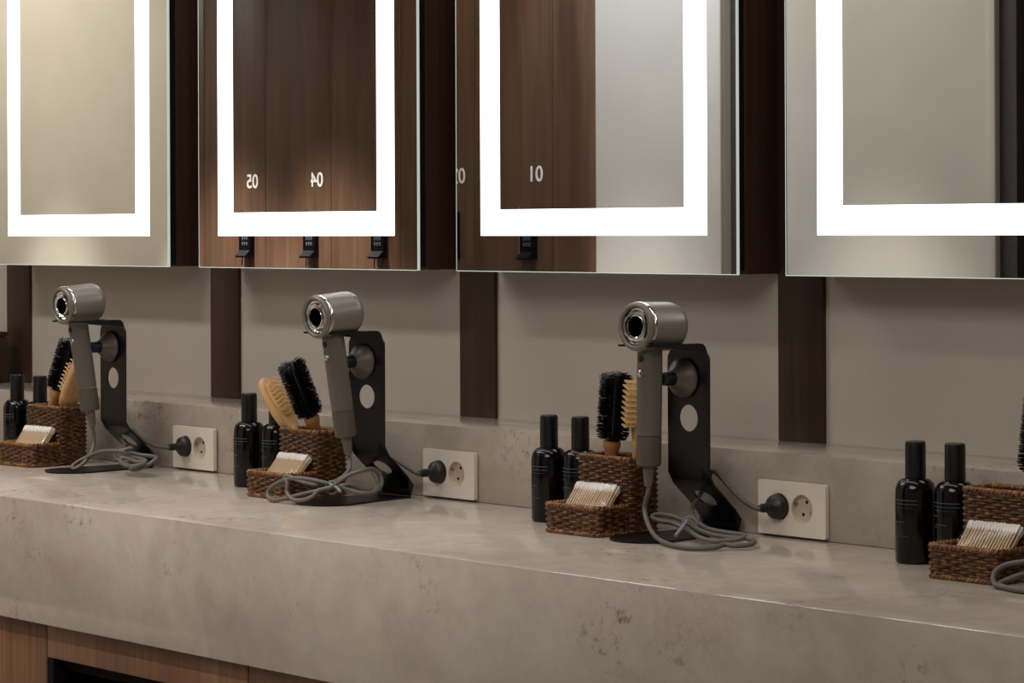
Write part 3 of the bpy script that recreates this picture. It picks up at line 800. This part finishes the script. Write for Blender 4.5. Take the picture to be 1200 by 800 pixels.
round_brush('black round brush standing upright, left of an upright dryer handle', at(717.5, 516, -.268), at(722.5, 436, -.272), 12)
paddle_brush('wooden paddle brush mostly hidden behind the upright dryer handle', at(747, 519, -.262), at(752, 440, -.268), (-.55, -.95, .0))
round_brush('round brush cut off by the right edge, in the rightmost basket', at(1214, 555, -.268), at(1222, 470, -.27), 12)

# ------------------------------------------------------------------ dark box at the left end of the ledge
t = thing('wooden_box', 'dark wooden box on the backsplash ledge at the left edge', 'box', (-5.02, -.085, ZS+.0005))
finish('body', boxes(((-.055, -.045, 0), (.045, .05, .098), .002)), M['cabside'], t)
finish('lid', boxes(((-.057, -.047, .0985), (.047, .052, .108), .002)), M['stile'], t)

# ------------------------------------------------------------------ lockers across the room (seen in the mirrors)
def lk_lock(bm):
    box(bm, (-.024, 0, .0122), (.024, .016, .118), .003)
def lk_lip(bm):
    prof = [(.001, .012), (.016, .012), (.034, -.004), (.032, -.009), (.001, -.006)]
    L = [bm.verts.new((-.024, y, z)) for y, z in prof]; Rr = [bm.verts.new((.024, y, z)) for y, z in prof]
    n = len(prof)
    for k in range(n): bm.faces.new((L[k], L[(k+1) % n], Rr[(k+1) % n], Rr[k]))
    bm.faces.new(L); bm.faces.new(Rr)
def lk_keys(bm):
    for i in range(4):
        for j in range(3): box(bm, (-.014+.0105*j, .016, .026+.015*i), (-.007+.0105*j, .0178, .036+.015*i), .0008)
def lk_rail(bm): box(bm, (-.0265, .002, .0), (-.0242, .02, .13), .0006)
def lk_loop(bm):
    tube(bm, [Vector(p) for p in ((-.018, .012, -.004), (-.018, .014, -.030), (-.014, .015, -.036), (.010, .015, -.036), (.014, .014, -.030), (.014, .012, -.004))], .002, 6)
LX = [-6.61, -6.302, -5.992, -5.682, -5.373, -5.066]
for k, num in enumerate(('05', '04', '03', '02', '01')):
    x0, x1 = LX[k], LX[k+1]
    t = thing('locker', 'walnut locker numbered %s, reflected in the mirrors' % num, 'locker', ((x0+x1)/2, OW, FL), 'numbered lockers')
    w = (x1-x0)/2
    finish('body', boxes(((-w+.001, -.45, .0), (w-.001, -.021, CE-FL-.002))), M['locker'], t)
    d = finish('door', boxes(((-w+.0009, -.02, .06), (w-.0009, 0, CE-FL-.01), .0012)), M['locker'], t)
    cu = bpy.data.curves.new('number', 'FONT'); cu.body = num; cu.size = .06; cu.extrude = .0004; cu.offset = .0007; cu.align_x = 'CENTER'; cu.materials.append(M['number'])
    tmp = bpy.data.objects.new('tmp', cu); COL.objects.link(tmp); bpy.context.view_layer.update()
    me = bpy.data.meshes.new_from_object(tmp.evaluated_get(bpy.context.evaluated_depsgraph_get())); bpy.data.objects.remove(tmp)
    n = link('number', me, d); n.location = (w-.066, .0006, .566-FL); n.rotation_euler = (PI/2, 0, PI); n.scale = (.98, .95, 1)
    n['label'] = 'white number %s' % num
    l = part('lkl', 'keypad_lock', bmf(lk_lock), M['lockblack'], t); l.location = (w-.082, .0003, .372-FL)
    part('lki', 'pull_lip', bmf(lk_lip), M['lockblack'], l)
    part('lkk', 'keypad', bmf(lk_keys), M['key'], l)
    part('lkr', 'chrome_side', bmf(lk_rail), M['chrome'], l)
    part('lkw', 'wire_loop', bmf(lk_loop), M['frame'], l)
for x0, x1, lab in ((-6.80, -6.612, 'narrow walnut filler panel left of locker 05'), (-5.064, -4.907, 'walnut filler panel between locker 01 and the white wall')):
    o = finish('locker_filler', boxes(((x0, OW-.45, FL), (x1, OW, CE-.002), .001)), M['locker']); tag(o, lab, 'panel')

# ------------------------------------------------------------------ light
def spot(name, loc, tgt, watts, size, blend, col=(1, .86, .70), rad=.04):
    l = bpy.data.lights.new(name, 'SPOT'); l.energy = watts; l.spot_size = R(size); l.spot_blend = blend; l.color = col; l.shadow_soft_size = rad
    o = bpy.data.objects.new(name, l); COL.objects.link(o); o.location = loc
    o.rotation_euler = (Vector(tgt)-Vector(loc)).to_track_quat('-Z', 'Y').to_euler(); return o
def panel(loc, sx, sy, watts, col=(1, .965, .925)):
    l = bpy.data.lights.new('overhead_or_fill', 'AREA'); l.shape = 'RECTANGLE'; l.size = sx; l.size_y = sy; l.energy = watts; l.color = col
    o = bpy.data.objects.new('overhead_or_fill', l); COL.objects.link(o); o.location = loc
panel((-3.4, -.62, CE-.01), 3.6, .12, 9)
panel((-4.6, -1.3, CE-.01), 1.6, .16, 16)  # area light added over the aisle to brighten the left of the fascia
panel((-1.4, -2.8, CE-.01), 1.6, 1.5, 36)  # fill light added in the corridor to brighten walls and upright faces
for x, w_ in ((-4.5, 68), (-3.85, 52), (-3.25, 56), (-2.7, 26)): spot('fascia_spot', (x, -1.6, CE-.06), (x, -.67, -.36), w_, 38, .8, (1, .965, .925), .03)  # spots added and aimed low to brighten the worktop fascia
spot('downlight_or_wash', (-7.6, -.8, CE-.02), (-7.6, -1.5, .6), 75, 120, .6, (1, .95, .87))
for x in (-6.45, -6.0): spot('downlight_or_wash', (x, -1.2, CE-.02), (x, -1.68, FL), 520, 40, .6, (1, .95, .89))
for x in (-7.4, -4.75, -3.95): spot('downlight_or_wash', (x, -1.2, CE-.02), (x, -1.66, FL), 170, 36, .6, (1, .965, .925))
spot('downlight_or_wash', (-4.62, -1.55, CE-.02), (-4.70, OW, 1.05), 40, 70, .6, (.55, .72, 1))  # blue spot added to throw a bluish patch on the wall; source unknown
wd = bpy.data.worlds.new('world'); bpy.context.scene.world = wd; wd.use_nodes = True
wd.node_tree.nodes['Background'].inputs[0].default_value = (1, .9, .8, 1); wd.node_tree.nodes['Background'].inputs[1].default_value = .02

# ------------------------------------------------------------------ camera
cd = bpy.data.cameras.new('camera'); cam = bpy.data.objects.new('camera', cd); COL.objects.link(cam)
cd.sensor_width = 36.; cd.sensor_fit = 'HORIZONTAL'; cd.lens = F*36/1200; cd.shift_y = SH/1200; cd.clip_start = .05
m = Matrix((RT, UP, -FW)).transposed().to_4x4(); m.translation = CAM; cam.matrix_world = m
sc = bpy.context.scene; sc.camera = cam
sc.view_settings.view_transform = 'Standard'; sc.view_settings.look = 'None'; sc.view_settings.gamma = 1.; sc.view_settings.use_curve_mapping = False
sc.view_settings.exposure = .1
